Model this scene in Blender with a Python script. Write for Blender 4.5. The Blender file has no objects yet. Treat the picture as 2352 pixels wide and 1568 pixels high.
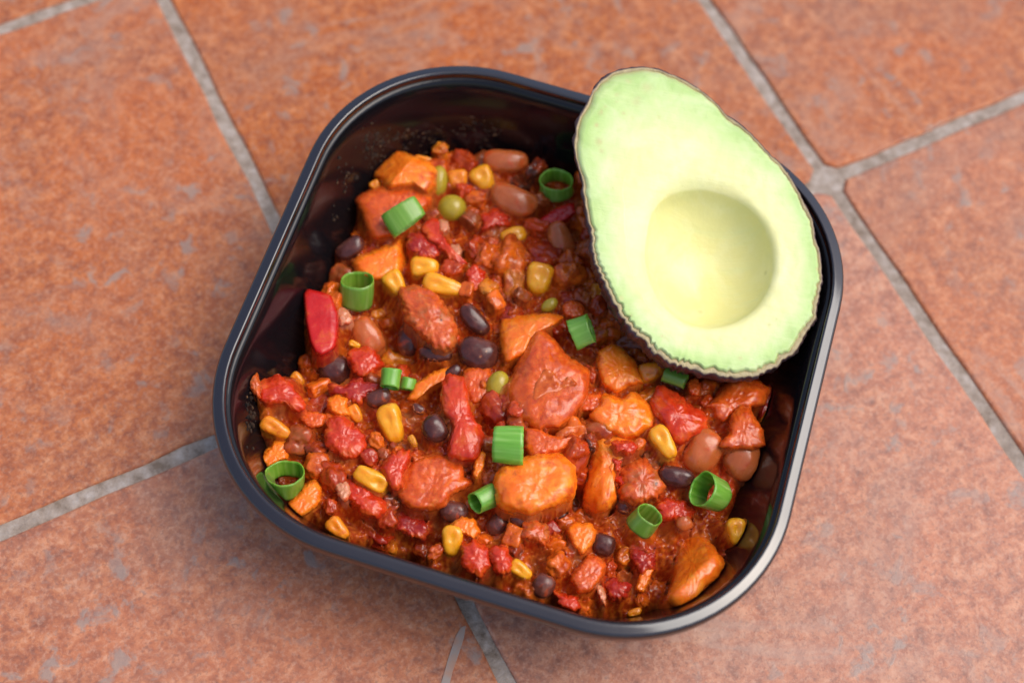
import bpy, bmesh, math, random
import numpy as np
from mathutils import Vector, Matrix, noise
from mathutils.bvhtree import BVHTree
random.seed(7); rng = np.random.default_rng(7)
SC = bpy.context.scene; COL = SC.collection
R = math.radians

# ------------------------------------------------------------------ camera, sky, sun, exposure
W, H = 2352.0, 1568.0                       # photograph coordinates used for measuring
FP = 3743.12 / 2500 * 2352                  # focal length in those pixels
PITCH, ROLL, CAMH = 0.46493, 0.11405, 0.37758
def rx(a): return np.array([[1,0,0],[0,math.cos(a),-math.sin(a)],[0,math.sin(a),math.cos(a)]])
def rz(a): return np.array([[math.cos(a),-math.sin(a),0],[math.sin(a),math.cos(a),0],[0,0,1]])
CM = rx(PITCH) @ rz(ROLL)                    # columns: image right, image up, towards the viewer
CX, CY, CZ = CM[:,0], CM[:,1], CM[:,2]
cam = bpy.data.cameras.new('camera'); camo = bpy.data.objects.new('camera', cam); COL.objects.link(camo)
camo.matrix_world = Matrix([[*CM[0],0],[*CM[1],0],[*CM[2],CAMH],[0,0,0,1]])
cam.sensor_width = 36; cam.lens = 3743.12/2500*36; cam.clip_start = .01; cam.clip_end = 50
cam.dof.use_dof = True; cam.dof.aperture_fstop = 7.0
SC.camera = camo
world = bpy.data.worlds.new('World'); SC.world = world; world.use_nodes = True
wn = world.node_tree; sky = wn.nodes.new('ShaderNodeTexSky'); sky.sky_type = 'NISHITA'; sky.sun_disc = False
SUN_EL, SUN_AZ = R(60), R(78)
sky.sun_elevation = SUN_EL; sky.sun_rotation = SUN_AZ; sky.dust_density = 3.0; sky.air_density = 1.0
wn.links.new(sky.outputs[0], wn.nodes['Background'].inputs[0]); wn.nodes['Background'].inputs[1].default_value = 0.15
sl = bpy.data.lights.new('sun', 'SUN'); sl.energy = 1.35; sl.angle = R(46); sl.color = (1,.96,.9)
so = bpy.data.objects.new('sun', sl); COL.objects.link(so)
sd_ = Vector((math.sin(SUN_AZ)*math.cos(SUN_EL), math.cos(SUN_AZ)*math.cos(SUN_EL), math.sin(SUN_EL)))
so.rotation_euler = sd_.to_track_quat('Z','Y').to_euler()
SC.view_settings.view_transform = 'Standard'; SC.view_settings.look = 'None'
SC.view_settings.exposure = 0.47; SC.view_settings.gamma = 1

CAM = np.array([0,0,CAMH])
def ray(u, v): return CM @ np.array([(u-W/2)/FP, -(v-H/2)/FP, -1.0])
def at(u, v, z):
    d = ray(u, v); return CAM + d*((z-CAMH)/d[2])
def pxsize(P): return float(-((np.array(P)-CAM) @ CZ))/FP     # metres per pixel at P
cam.dof.focus_distance = float(-((at(1250,1000,.026)-CAM) @ CZ))

# ------------------------------------------------------------------ helpers
def tag(o, label=None, cat=None, group=None, kind=None):
    if label: o['label'] = label
    if cat: o['category'] = cat
    if group: o['group'] = group
    if kind: o['kind'] = kind
    return o
def mesh_obj(name, V, F, mat, parent=None, smooth=True, cols=None):
    me = bpy.data.meshes.new(name); me.from_pydata([tuple(map(float,v)) for v in V], [], [tuple(map(int,f)) for f in F])
    if smooth: me.polygons.foreach_set('use_smooth', [True]*len(me.polygons))
    if cols is not None:
        a = me.color_attributes.new('Col','FLOAT_COLOR','POINT')
        c = np.ones((len(V),4)); c[:,:3] = cols; a.data.foreach_set('color', c.ravel())
    me.materials.append(mat); me.update()
    o = bpy.data.objects.new(name, me); COL.objects.link(o)
    if parent: o.parent = parent
    return o
def empty(name, loc=(0,0,0)):
    o = bpy.data.objects.new(name, None); COL.objects.link(o); o.location = loc; o.empty_display_size = .01; return o

# ------------------------------------------------------------------ material toolkit
class NT:
    def __init__(s, name):
        s.m = bpy.data.materials.new(name); s.m.use_nodes = True; s.t = s.m.node_tree
        s.b = s.t.nodes['Principled BSDF']; s.tc = s.n('ShaderNodeTexCoord')
    def n(s, k, **kw):
        x = s.t.nodes.new(k)
        for a, b in kw.items(): setattr(x, a, b)
        return x
    def l(s, a, b): s.t.links.new(a, b)
    def put(s, sock, v):
        if isinstance(v, bpy.types.NodeSocket): s.l(v, sock)
        elif isinstance(v, (tuple, list)): sock.default_value = (*v, 1) if len(v) == 3 and sock.type == 'RGBA' else v
        else: sock.default_value = v
    def P(s, **kw):
        names = dict(color='Base Color', rough='Roughness', sss='Subsurface Weight', ior='IOR', coat='Coat Weight', coatr='Coat Roughness', metal='Metallic', spec='Specular IOR Level', trans='Transmission Weight', sscale='Subsurface Scale')
        for a, b in kw.items(): s.put(s.b.inputs[names[a]], b)
    def co(s, which='Object', scale=(1,1,1), rot=(0,0,0)):
        mp = s.n('ShaderNodeMapping'); mp.inputs['Scale'].default_value = scale; mp.inputs['Rotation'].default_value = rot
        s.l(s.tc.outputs[which], mp.inputs[0]); return mp.outputs[0]
    def noise(s, scale, detail=4, rough=.55, dist=0, co=None, out='Fac'):
        x = s.n('ShaderNodeTexNoise'); x.inputs['Scale'].default_value = scale; x.inputs['Detail'].default_value = detail
        x.inputs['Roughness'].default_value = rough; x.inputs['Distortion'].default_value = dist
        if co is not None: s.l(co, x.inputs[0])
        else: s.l(s.tc.outputs['Object'], x.inputs[0])
        return x.outputs[out]
    def vor(s, scale, co=None, feature='F1', out='Distance', rnd=1):
        x = s.n('ShaderNodeTexVoronoi', feature=feature); x.inputs['Scale'].default_value = scale; x.inputs['Randomness'].default_value = rnd
        s.l(co if co is not None else s.tc.outputs['Object'], x.inputs[0]); return x.outputs[out]
    def ramp(s, f, stops, interp='LINEAR'):
        x = s.n('ShaderNodeValToRGB'); x.color_ramp.interpolation = interp
        e = x.color_ramp.elements
        while len(e) < len(stops): e.new(.5)
        for k, (p, c) in zip(e, stops):
            k.position = p; k.color = (*c, 1) if isinstance(c, tuple) else (c, c, c, 1)
        s.l(f, x.inputs[0]); return x.outputs[0]
    def mix(s, f, a, b, mode='MIX'):
        x = s.n('ShaderNodeMix', data_type='RGBA', blend_type=mode)
        s.put(x.inputs[0], f); s.put(x.inputs[6], a); s.put(x.inputs[7], b); return x.outputs[2]
    def math(s, op, a, b=0.0, clamp=False):
        x = s.n('ShaderNodeMath', operation=op, use_clamp=clamp); s.put(x.inputs[0], a); s.put(x.inputs[1], b); return x.outputs[0]
    def bump(s, h, dist, strength=1, prev=None):
        x = s.n('ShaderNodeBump'); x.inputs['Distance'].default_value = dist; x.inputs['Strength'].default_value = strength
        s.l(h, x.inputs['Height'])
        if prev is not None: s.l(prev, x.inputs['Normal'])
        return x.outputs[0]
    def normal(s, o): s.l(o, s.b.inputs['Normal'])
    def sssr(s, r): s.b.inputs['Subsurface Radius'].default_value = r

# ------------------------------------------------------------------ tiled floor
def mat_tile():
    m = NT('terracotta_tile'); w = m.tc.outputs['Object']
    oi = m.n('ShaderNodeObjectInfo')
    sh = m.n('ShaderNodeVectorMath', operation='SCALE'); m.l(oi.outputs['Location'], sh.inputs[0]); sh.inputs[3].default_value = 3.1
    ad = m.n('ShaderNodeVectorMath', operation='ADD'); m.l(w, ad.inputs[0]); m.l(sh.outputs[0], ad.inputs[1]); c = ad.outputs[0]
    rn = oi.outputs['Random']
    fine = m.noise(760, 4, .6, 0, c); mid = m.noise(230, 6, .68, .3, c); big = m.noise(24, 5, .6, .5, c); huge = m.noise(9, 4, .55, .8, c)
    pal = [(.32,(.22,.070,.038)),(.45,(.37,.108,.044)),(.55,(.47,.152,.055)),(.69,(.61,.25,.115))]
    base = m.ramp(mid, pal)
    base = m.mix(m.ramp(big, [(.38,.75),(.60,0.0)]), base, m.ramp(mid, [(.32,(.36,.090,.032)),(.52,(.50,.135,.042)),(.68,(.60,.21,.085))]))   # clearer orange body
    base = m.mix(m.ramp(huge, [(.46,0.0),(.68,.50)]), base, m.ramp(mid, [(.34,(.28,.115,.075)),(.54,(.46,.20,.12)),(.67,(.62,.34,.21))]))     # dusty pink wash
    base = m.mix(m.ramp(m.noise(17,5,.65,.9,c), [(.50,0.0),(.66,.50)]), base, (.33,.165,.11))                                              # brown patches
    base = m.mix(m.ramp(fine, [(.48,0.0),(.68,.40)]), base, (.60,.33,.21))
    base = m.mix(m.ramp(m.noise(900,3,.6,0,c), [(.34,.45),(.46,0.0)]), base, (.20,.085,.06))
    spots = m.math('MULTIPLY', m.ramp(m.noise(120, 5, .60, .4, c), [(.56,0.0),(.65,.75)]), m.ramp(m.noise(26,3,.5,0,c), [(.42,.15),(.58,1.0)]))
    base = m.mix(spots, base, (.30,.225,.185))
    vein = m.noise(13, 5, .6, 1.3, c); vv = m.math('ABSOLUTE', m.math('SUBTRACT', vein, .5))
    wash = m.math('MULTIPLY', m.ramp(vv, [(.004,1.0),(.040,0.0)]), m.ramp(m.noise(8,2,.5,0,c), [(.46,0.0),(.62,.42)]))
    base = m.mix(wash, base, (.42,.26,.19))
    hs = m.n('ShaderNodeHueSaturation'); m.l(base, hs.inputs['Color']); m.l(m.math('ADD', m.math('MULTIPLY', rn, .12), .90), hs.inputs['Value']); m.l(m.math('SUBTRACT', 1.08, m.math('MULTIPLY', rn, .20)), hs.inputs['Saturation'])
    m.P(color=hs.outputs[0], rough=m.ramp(fine, [(.3,.38),(.7,.5)]), spec=.38)
    b = m.bump(mid, .0003, .5); b = m.bump(fine, .00015, .5, b)
    b = m.bump(m.ramp(m.noise(120, 5, .60, .4, c), [(.60,0.0),(.66,1.0)]), .0001, .5, b); m.normal(b); return m.m
def mat_grout():
    m = NT('grout'); base = m.ramp(m.noise(300,5,.6), [(.3,(.18,.125,.085)),(.5,(.32,.25,.195)),(.7,(.46,.385,.33))])
    base = m.mix(m.ramp(m.noise(40,3), [(.45,0.0),(.7,.5)]), base, (.27,.205,.155))
    base = m.mix(m.ramp(m.vor(60), [(.03,1.0),(.05,0.0)]), base, (.72,.70,.70))
    m.P(color=base, rough=.75); b = m.bump(m.noise(500,4), .0007, .8); m.normal(m.bump(m.noise(90,4), .0012, .6, b)); return m.m
GX, GY, GA, T = -0.0409329, 0.1721970, 0.5697282, .152
floor = mesh_obj('floor', [(-2.5,-2.2,-.0008),(2.5,-2.2,-.0008),(2.5,2.8,-.0008),(-2.5,2.8,-.0008)], [(0,1,2,3)], mat_grout(), smooth=False)
tag(floor, 'grey grout bed of the terracotta tiled floor', None, None, 'structure')
TM = mat_tile()
def tile_mesh(seed):
    r = random.Random(seed); g = .0020; hs = T/2-g; n = 14; ring = []
    for k in range(4):
        a = k*math.pi/2; c, s = math.cos(a), math.sin(a)
        for i in range(n):
            x = -hs+.003 + (2*hs-.006)*i/(n-1); y = hs + .00035*noise.noise(Vector((x*90, k*7+seed, 3)))*2
            ring.append((c*x+s*y, -s*x+c*y))
    V = []; 
    for inset, z in ((0,-.008),(0,-.0007),(.0003,-.0002),(.0009,0)):
        for x, y in ring:
            L = math.hypot(x, y); V.append((x*(1-inset/abs(L)*1.2), y*(1-inset/abs(L)*1.2), z))
    N = len(ring); F = []
    for j in range(3):
        for i in range(N): F.append((j*N+i, (j+1)*N+i, (j+1)*N+(i+1)%N, j*N+(i+1)%N))
    F.append(tuple(3*N+i for i in range(N-1,-1,-1)))
    me = bpy.data.meshes.new('tile'); me.from_pydata(V, [], F); me.materials.append(TM)
    me.polygons.foreach_set('use_smooth', [True]*(len(F)-1)+[False]); me.update()
    bm = bmesh.new(); bm.from_mesh(me); bmesh.ops.recalc_face_normals(bm, faces=bm.faces); bm.to_mesh(me); bm.free()
    return me
TMS = [tile_mesh(s) for s in range(4)]
uu = np.array([math.cos(GA), math.sin(GA)]); vv_ = np.array([-uu[1], uu[0]])
for i in range(-6, 7):
    for j in range(-6, 7):
        p = np.array([GX,GY]) + uu*T*(i+.5) + vv_*T*(j+.5)
        o = bpy.data.objects.new('tile', TMS[(i*3+j*5)%4]); COL.objects.link(o); o.parent = floor
        o.location = (p[0], p[1], random.uniform(-.0001,.0001)); o.rotation_euler = (0,0,GA)

gs = [(1012,1572),(1030,1510),(1046,1462),(1058,1440),(1070,1436),(1066,1462),(1054,1500),(1040,1540),(1032,1572)]
bm = bmesh.new(); tv = [bm.verts.new(at(u, v, .0002)) for u, v in gs]; f_ = bm.faces.new(tv)
ex_ = bmesh.ops.extrude_face_region(bm, geom=[f_]); [setattr(q, 'co', q.co - Vector((0,0,.0008))) for q in ex_['geom'] if isinstance(q, bmesh.types.BMVert)]
bmesh.ops.recalc_face_normals(bm, faces=bm.faces); gm = NT('grout_film'); gm.P(color=gm.ramp(gm.noise(200,5), [(.35,(.42,.21,.13)),(.6,(.33,.26,.22))]), rough=.6)
me = bpy.data.meshes.new('grout_smear'); bm.to_mesh(me); bm.free(); me.materials.append(gm.m)
o = bpy.data.objects.new('grout_smear', me); COL.objects.link(o); o.parent = floor

# ------------------------------------------------------------------ lunch box
BX, BY, BA, BS, BR, BZ = 0.00596, 0.1751926, -0.1974409, 0.1430078, 0.0422342, 0.040
bc, bs_ = math.cos(BA), math.sin(BA)
def loc2w(x, y): return BX+bc*x-bs_*y, BY+bs_*x+bc*y
def w2loc(X, Y): return bc*(X-BX)+bs_*(Y-BY), -bs_*(X-BX)+bc*(Y-BY)
def rsq(off, n=22):
    s, r = BS/2-off, max(BR-off, .004); P = []
    for k, (cx, cy) in enumerate([(1,1),(-1,1),(-1,-1),(1,-1)]):
        for i in range(n):
            a = k*math.pi/2 + (i/(n-1))*math.pi/2; P.append((cx*(s-r)+r*math.cos(a), cy*(s-r)+r*math.sin(a)))
        # straight run, subdivided
        nx = [(-1,1),(-1,-1),(1,-1),(1,1)][k]; a2 = (k+1)*math.pi/2
        q = (nx[0]*(s-r)+r*math.cos(a2), nx[1]*(s-r)+r*math.sin(a2)); p = P[-1]
        for i in range(1, 6): P.append((p[0]+(q[0]-p[0])*i/6, p[1]+(q[1]-p[1])*i/6))
    return P
def sweep(name, prof, mat, parent, cap=False):
    V = []; N = None
    for off, z in prof:
        P = rsq(off); N = len(P); V += [(*loc2w(x, y), z) for x, y in P]
    F = [(j*N+i, j*N+(i+1)%N, (j+1)*N+(i+1)%N, (j+1)*N+i) for j in range(len(prof)-1) for i in range(N)]
    if cap: F.append(tuple((len(prof)-1)*N+i for i in range(N)))
    o = mesh_obj(name, V, F, mat, parent)
    o.data.transform(Matrix.Translation(-Vector(parent.location)))
    return o
def mat_plastic(name, rough, ior, col=(.006,.005,.006)):
    m = NT(name); n = m.noise(140, 3)
    m.P(color=col, rough=m.ramp(n, [(.35,rough),(.7,rough+.07)]), ior=ior)
    return m.m
WOFF = lambda z: .0034 + (.040-z)*.32
box = empty('food_container', (BX, BY, 0))
tag(box, 'square black plastic food container with rounded corners, filled with chili', 'container')
body = [(.0185,.0003),(.0160,.0005),(.0134,.0022),(.0034,.0345),(.0026,.0362),(.0031,.0375)]
inner = [(.0034,.0378)] + [(WOFF(z), z) for z in np.linspace(.0365,.0065,10)] + [(.0155,.0035),(.0185,.0019),(.023,.0014)]
pl = mat_plastic('black_gloss_plastic', .10, 1.42)
sweep('container_wall', body+inner, pl, box, cap=True)
rim = [(.0024,.0353),(.0007,.0349),(.0001,.0353),(.0,.0362),(.0,.0376),(.00012,.0383),(.0004,.03875),(.0007,.03893),(.0009,.03898),(.0014,.03911),(.0019,.03924),(.0024,.03936),(.00265,.0394),(.0029,.03938),(.00315,.0392),(.0033,.0388),(.00345,.0380),(.0034,.0370)]
sweep('rim', rim, mat_plastic('rim_gloss', .09, 1.80, (.012,.007,.007)), box)

# ------------------------------------------------------------------ food height field
CTRL = [(870,360,29),(1060,345,28),(1200,360,29),(1330,400,27),(850,430,27),(820,540,24),(925,845,8),(745,865,12),(1345,975,26),(1345,1175,14),(960,1255,14),(1450,1285,13),(1500,1350,12),(1120,1210,24),(890,1235,14),(790,620,23),(730,700,26),(700,800,21),(650,830,17),(760,870,20),
 (620,880,35),(620,960,31),(620,1060,26),(640,1150,27),(760,1220,30),(1000,600,32),(1000,760,34),(1200,450,31),(1300,700,33),(1300,900,37),(1200,1100,36),
 (1000,1000,35),(850,1050,33),(900,850,22),(980,850,22),(850,900,27),(1500,1000,37),(1500,870,33),(1600,950,33),(1700,950,30),(1770,950,24),(1700,1050,27),(1740,1120,24),(1600,1150,29),
 (1500,1220,27),(1400,1210,30),(1320,1290,31),(1100,1250,33),(1180,1370,32),(1450,1330,14),(1600,1300,31),(1450,1390,16),(1560,1390,20),(1390,1370,20),(1250,1400,27),(1660,1350,28),
 (1740,1190,26),(1700,1230,31),(1820,900,15),(1850,700,18),(1700,600,20),(1500,400,25),(1250,1000,37),(1480,790,30),(870,1180,27),(830,1240,24),(1000,1290,29),(1300,1000,35.5),(1340,960,36)]
CTRL = [(u, v, z*.62+3-(2 if v < 470 else 0)) for u, v, z in CTRL]
cp = np.array([at(u, v, z/1000) for u, v, z in CTRL])
cl = np.array([w2loc(p[0], p[1]) for p in cp]); cz = cp[:,2]
def base_h(x, y):
    d2 = (np.asarray(x)[...,None]-cl[:,0])**2 + (np.asarray(y)[...,None]-cl[:,1])**2
    w = 1/(d2+2e-6)**2.0
    return (w*cz).sum(-1)/w.sum(-1)
def surf_at(u, v):
    z = .022
    for _ in range(12):
        P = at(u, v, z); z = .5*z + .5*float(base_h(*w2loc(P[0], P[1])))
    return z

# ------------------------------------------------------------------ food materials
def wet(name, cols, scale=500, rough=.28, sss=.35, bumpd=.0004, sauce=.3, spec=.5, speck=None, srad=(.003,.0008,.0004)):
    """cols: three colours of the food itself; sauce: how much chili sauce clings to it"""
    m = NT(name)
    base = m.ramp(m.noise(scale*.5, 4, .6, .4), [(.32,cols[0]),(.5,cols[1]),(.68,cols[2])])
    if speck: base = m.mix(m.ramp(m.vor(speck[0]), [(speck[1],.85),(speck[1]+.05,0.0)]), base, speck[2])
    sc = m.ramp(m.noise(scale*1.3, 4, .6), [(.3,(.40,.036,.005)),(.55,(.62,.085,.010)),(.75,(.74,.17,.025))])
    lo = .62-.30*sauce
    base = m.mix(m.ramp(m.noise(170, 5, .62, .5), [(lo,0.0),(lo+.12,.9 if sauce > 0 else 0.0)]), base, sc)
    base = m.mix(m.ramp(m.vor(300), [(.018,.8),(.035,0.0)]), base, (.10,.03,.015)) if sauce > .2 else base
    m.P(color=base, rough=m.ramp(m.noise(350,4,.6), [(.35,rough*.55),(.65,rough*1.4)]), sss=sss, spec=spec, sscale=1.0)
    m.sssr(srad)
    b = m.bump(m.noise(scale, 4, .55), bumpd*.6, .7); b = m.bump(m.noise(scale*2.8, 3, .55), bumpd*.15, .7, b); m.normal(b)
    return m.m
M = dict(
 potato = wet('sweet_potato_flesh', [(.84,.135,.006),(.92,.20,.010),(.96,.29,.022)], 420, .24, .35, .0005, .26),
 potato_red = wet('sweet_potato_sauced', [(.62,.080,.007),(.76,.125,.010),(.86,.20,.018)], 420, .24, .4, .0005, .75),
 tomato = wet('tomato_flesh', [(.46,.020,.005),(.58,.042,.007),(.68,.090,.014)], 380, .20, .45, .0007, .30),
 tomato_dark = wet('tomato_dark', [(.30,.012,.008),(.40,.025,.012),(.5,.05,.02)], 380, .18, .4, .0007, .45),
 pepper = wet('red_pepper', [(.42,.005,.005),(.52,.010,.007),(.60,.03,.014)], 300, .24, .2, .00025, .22),
 corn = wet('corn', [(.84,.27,.008),(.88,.37,.014),(.92,.50,.05)], 260, .2, .4, .0002, .10, srad=(.003,.002,.0006)),
 corn_sauce = wet('corn_sauced', [(.76,.20,.008),(.84,.27,.012),(.88,.34,.025)], 300, .2, .45, .0003, .5, srad=(.003,.002,.0006)),
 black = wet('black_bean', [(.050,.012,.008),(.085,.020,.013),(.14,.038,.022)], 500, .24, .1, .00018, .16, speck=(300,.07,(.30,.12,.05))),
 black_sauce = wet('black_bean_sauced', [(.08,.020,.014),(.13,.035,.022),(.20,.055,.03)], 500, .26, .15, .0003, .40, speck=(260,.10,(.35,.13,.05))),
 pinto = wet('pinto_bean', [(.46,.10,.022),(.54,.13,.030),(.60,.17,.045)], 300, .24, .3, .00025, .45),
 pea = wet('pea', [(.34,.24,.015),(.42,.30,.02),(.48,.36,.035)], 300, .22, .4, .0002, .12, srad=(.002,.002,.0006)),
 onion = wet('onion', [(.52,.17,.07),(.60,.24,.12),(.66,.32,.18)], 300, .15, .4, .0003, .45),
 mash = wet('bean_mash', [(.36,.075,.014),(.46,.12,.025),(.56,.19,.04)], 420, .24, .2, .0006, .80, speck=(300,.12,(.06,.02,.02))),
)
SCOL = dict(potato=(.74,.17,.02), potato_red=(.58,.10,.015), tomato=(.52,.045,.016), tomato_dark=(.36,.025,.012), pepper=(.60,.015,.012), corn=(.78,.32,.02),
 corn_sauce=(.70,.25,.02), black=(.10,.03,.022), black_sauce=(.17,.05,.03), pinto=(.46,.14,.06), pea=(.38,.26,.03), onion=(.55,.22,.12), mash=(.38,.13,.05))
def mat_scallion(inner=False):
    m = NT('scallion_inner' if inner else 'scallion_outer')
    st = m.noise(1, 3, .5, 0, m.co('Object', (800,800,50)))
    big = m.noise(1, 2, .5, 0, m.co('Object', (140,140,60)))
    if inner: base = m.ramp(st, [(.3,(.10,.25,.012)),(.5,(.17,.38,.03)),(.72,(.33,.52,.10))])
    else: base = m.ramp(st, [(.3,(.11,.24,.018)),(.5,(.16,.31,.032)),(.75,(.32,.48,.13))])
    base = m.mix(m.ramp(big, [(.4,0.0),(.7,.55)]), base, (.16,.36,.045))
    oi = m.n('ShaderNodeObjectInfo'); hs = m.n('ShaderNodeHueSaturation'); m.l(base, hs.inputs['Color'])
    m.l(m.math('ADD', m.math('MULTIPLY', oi.outputs['Random'], .5), .75), hs.inputs['Value']); m.l(m.math('ADD', m.math('MULTIPLY', oi.outputs['Random'], .03), .485), hs.inputs['Hue'])
    c2 = m.mix(m.ramp(m.noise(260,4,.6,.5), [(.62,0.0),(.70,.6)]), hs.outputs[0], (.42,.10,.015))
    m.P(color=c2, rough=.3, sss=.35, sscale=1.0); m.sssr((.0008,.002,.0003))
    m.normal(m.bump(st, .00005, .6)); return m.m
SG, SGI = mat_scallion(), mat_scallion(True)

# ------------------------------------------------------------------ food pieces
PIECES = []         # (object, colour key, sauce coat in mm)
REG = {1:(800,300),2:(700,650),3:(1200,650),4:(600,900),5:(1150,850),6:(1500,850),7:(800,1150),8:(1300,1150)}
def rp(r, x, y): ox, oy = REG[r]; return ((ox+x/3.92)*.9408, (oy+y/3.92)*.9408)
K = .9408/3.92
def place(o, name, mat, coat, label, cat):
    tag(o, label, cat); PIECES.append((o, mat, coat))
def to_origin(o, c):
    o.data.transform(Matrix.Translation(-Vector(c))); o.location = Vector(c)

def chunk(r, pts, mat, label, cat, name, rise=1.5, thick=5.0, p=3.5, rough=.35, facets=(), tilt=(0,0), coat=-.2, nth=100, nr=20, fine=.12, jag=None):
    """solid lump with a traced outline, rounded edges, an uneven top and a hidden underside"""
    P = np.array([rp(r, *q) for q in pts]); c = P.mean(0)
    Q = c + (P-c)*(1.0 if mat == 'pepper' else 1.13)
    for _ in range(1):                                   # one corner-cutting pass
        Q = np.concatenate([[a*.88+b*.12, a*.12+b*.88] for a, b in zip(Q, np.roll(Q,-1,0))])
    seg = np.linalg.norm(np.roll(Q,-1,0)-Q, axis=1); cum = np.concatenate([[0],np.cumsum(seg)])
    Qc = np.concatenate([Q, Q[:1]]); ss = np.linspace(0, cum[-1], nth, endpoint=False)
    O = np.stack([np.interp(ss, cum, Qc[:,k]) for k in (0,1)], 1)
    if jag is None: jag = {'tomato':5,'tomato_dark':6,'mash':6,'pepper':0}.get(mat, 2.5)
    dirs = (O-c)/np.linalg.norm(O-c, axis=1)[:,None]
    O = O + dirs*np.array([jag*(noise.noise(Vector((a*.055, b*.055, 2.2)))*1.2+.8*noise.noise(Vector((a*.14, b*.14, 7.2)))) for a, b in O])[:,None]
    z0 = surf_at(*c); top = z0 + rise/1000; ps = pxsize(at(*c, top)); Rr = np.sqrt(((O-c)**2).sum(1)).mean()*ps
    sd = hash(label) % 997; sdv = Vector((sum(map(ord,label))%97, sum(map(ord,label))%53, 1.7))
    V = []; F = []
    ts = [math.sin(k/(nr-1)*math.pi/2) for k in range(1, nr)]
    def topz(q, t):
        d = (q-c)*ps; z = top - thick/1000*.55*(1-(max(0,1-t**p))**.5)
        z += tilt[0]*d[0] - tilt[1]*d[1]
        for a, pos, sl in facets:
            k = (math.cos(R(a))*d[0] - math.sin(R(a))*d[1]) - pos*Rr
            if k > 0: z -= sl*k
        return z
    V.append(at(*c, topz(c, 0)))
    for t in ts:
        for q in O: u = c+(q-c)*t; V.append(at(*u, topz(u, t)))
    nb = len(ts)
    for s, zz in ((1.0,.62),(.94,.85),(.8,1.0)):
        for q in O:
            u = c+(q-c)*s; w = at(*u, topz(c+(q-c), 1)); w = w - np.array([0,0,thick/1000*(zz-.55)]); V.append(w)
    nb += 3; V.append(V[0]-np.array([0,0,thick/1000]))
    n = nth
    for i in range(n): F.append((0, 1+(i+1)%n, 1+i))
    for j in range(nb-1):
        for i in range(n): F.append((1+j*n+i, 1+j*n+(i+1)%n, 1+(j+1)*n+(i+1)%n, 1+(j+1)*n+i))
    for i in range(n): F.append((1+(nb-1)*n+i, 1+(nb-1)*n+(i+1)%n, len(V)-1))
    V = np.array(V)
    me = bpy.data.meshes.new(name); me.from_pydata(V.tolist(), [], F)
    me.polygons.foreach_set('use_smooth', [True]*len(me.polygons)); me.update()
    N = np.array([v.normal for v in me.vertices])
    # make sure normals point outward
    cen = V.mean(0)
    if ((V-cen)*N).sum() < 0:
        me.flip_normals(); me.update(); N = -N
    rough = .08 if mat == 'pepper' else rough*.62+.02
    D = np.array([1.5*rough*noise.noise(Vector(v)*210+sdv) + rough*.7*(.35-abs(noise.noise(Vector(v)*300-sdv))) + rough*.6*noise.noise(Vector(v)*620+sdv) + fine*1.5*noise.noise(Vector(v)*1400+sdv) for v in V])
    V = V + N*(D/1000)[:,None]
    me.vertices.foreach_set('co', V.ravel()); me.materials.append(M[mat]); me.update()
    o = bpy.data.objects.new(name, me); COL.objects.link(o); to_origin(o, cen)
    place(o, name, mat, coat*(.42 if mat != 'pepper' else .8) if coat < 0 else coat, label, cat); return o

def frame(angle, tiltx=0, tilty=0, roll=0):
    """rotation whose x axis lies along the given clockwise image angle, z towards the viewer"""
    Rv = Matrix([[*CM[0]],[*CM[1]],[*CM[2]]])
    return Rv @ Matrix.Rotation(-R(angle),3,'Z') @ Matrix.Rotation(R(tilty),3,'Y') @ Matrix.Rotation(R(tiltx),3,'X')

def shape_mesh(name, kind, a, b, c, seed, mat):
    bm = bmesh.new(); bmesh.ops.create_icosphere(bm, subdivisions=4, radius=1)
    sv = Vector((seed*1.37, seed*.77, 2.1))
    for v in bm.verts:
        x, y, z = v.co
        if kind == 'bean':
            k = 1+.10*(1-x*x); y2 = y + .20*(x*x-.35); p = .86
            f = (abs(x)**2.5+abs(y)**2.5+abs(z)**2.5)**(-1/2.5)
            x, y2, z = x*f, (y*f) + .20*(x*x-.35), z*f
            q = Vector((x*a, y2*b, z*c))
        elif kind == 'corn':
            f = (abs(x)**3.2+abs(y)**3.2+abs(z)**3.2)**(-1/3.2); x, y, z = x*f, y*f, z*f
            w = .80+.20*(-x)                      # narrower towards the tip (+x)
            dent = .22*math.exp(-((x+.25)**2/.10+(y)**2/.12))*(1 if z > 0 else 0)
            q = Vector((x*a, y*b*w, (z-dent)*c*(.92-.10*x)))
        elif kind == 'cut':
            f = (abs(x)**4+abs(y)**4+abs(z)**4)**(-1/4); x, y, z = x*f, y*f, z*f
            dent = .45*math.exp(-((x-.45)**2/.07+(y)**2/.25))*(1 if z > 0 else 0)
            q = Vector((x*a, y*b*(.9+.08*x), (z-dent)*c))
        else:
            q = Vector((x*a, y*b, z*c))
        nn = q.normalized()
        amp = {'bean':.07,'corn':.075,'cut':.08,'pea':.02,'lump':.16}.get(kind,.05)
        q += nn*min(a,b)*amp*(noise.noise(v.co*1.6+sv)+.5*noise.noise(v.co*4+sv)+(.4*noise.noise(v.co*9+sv) if kind == 'lump' else .12*noise.noise(v.co*9+sv)))
        v.co = q
    me = bpy.data.meshes.new(name); bm.to_mesh(me); bm.free()
    me.polygons.foreach_set('use_smooth', [True]*len(me.polygons)); me.materials.append(M[mat]); return me

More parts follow.
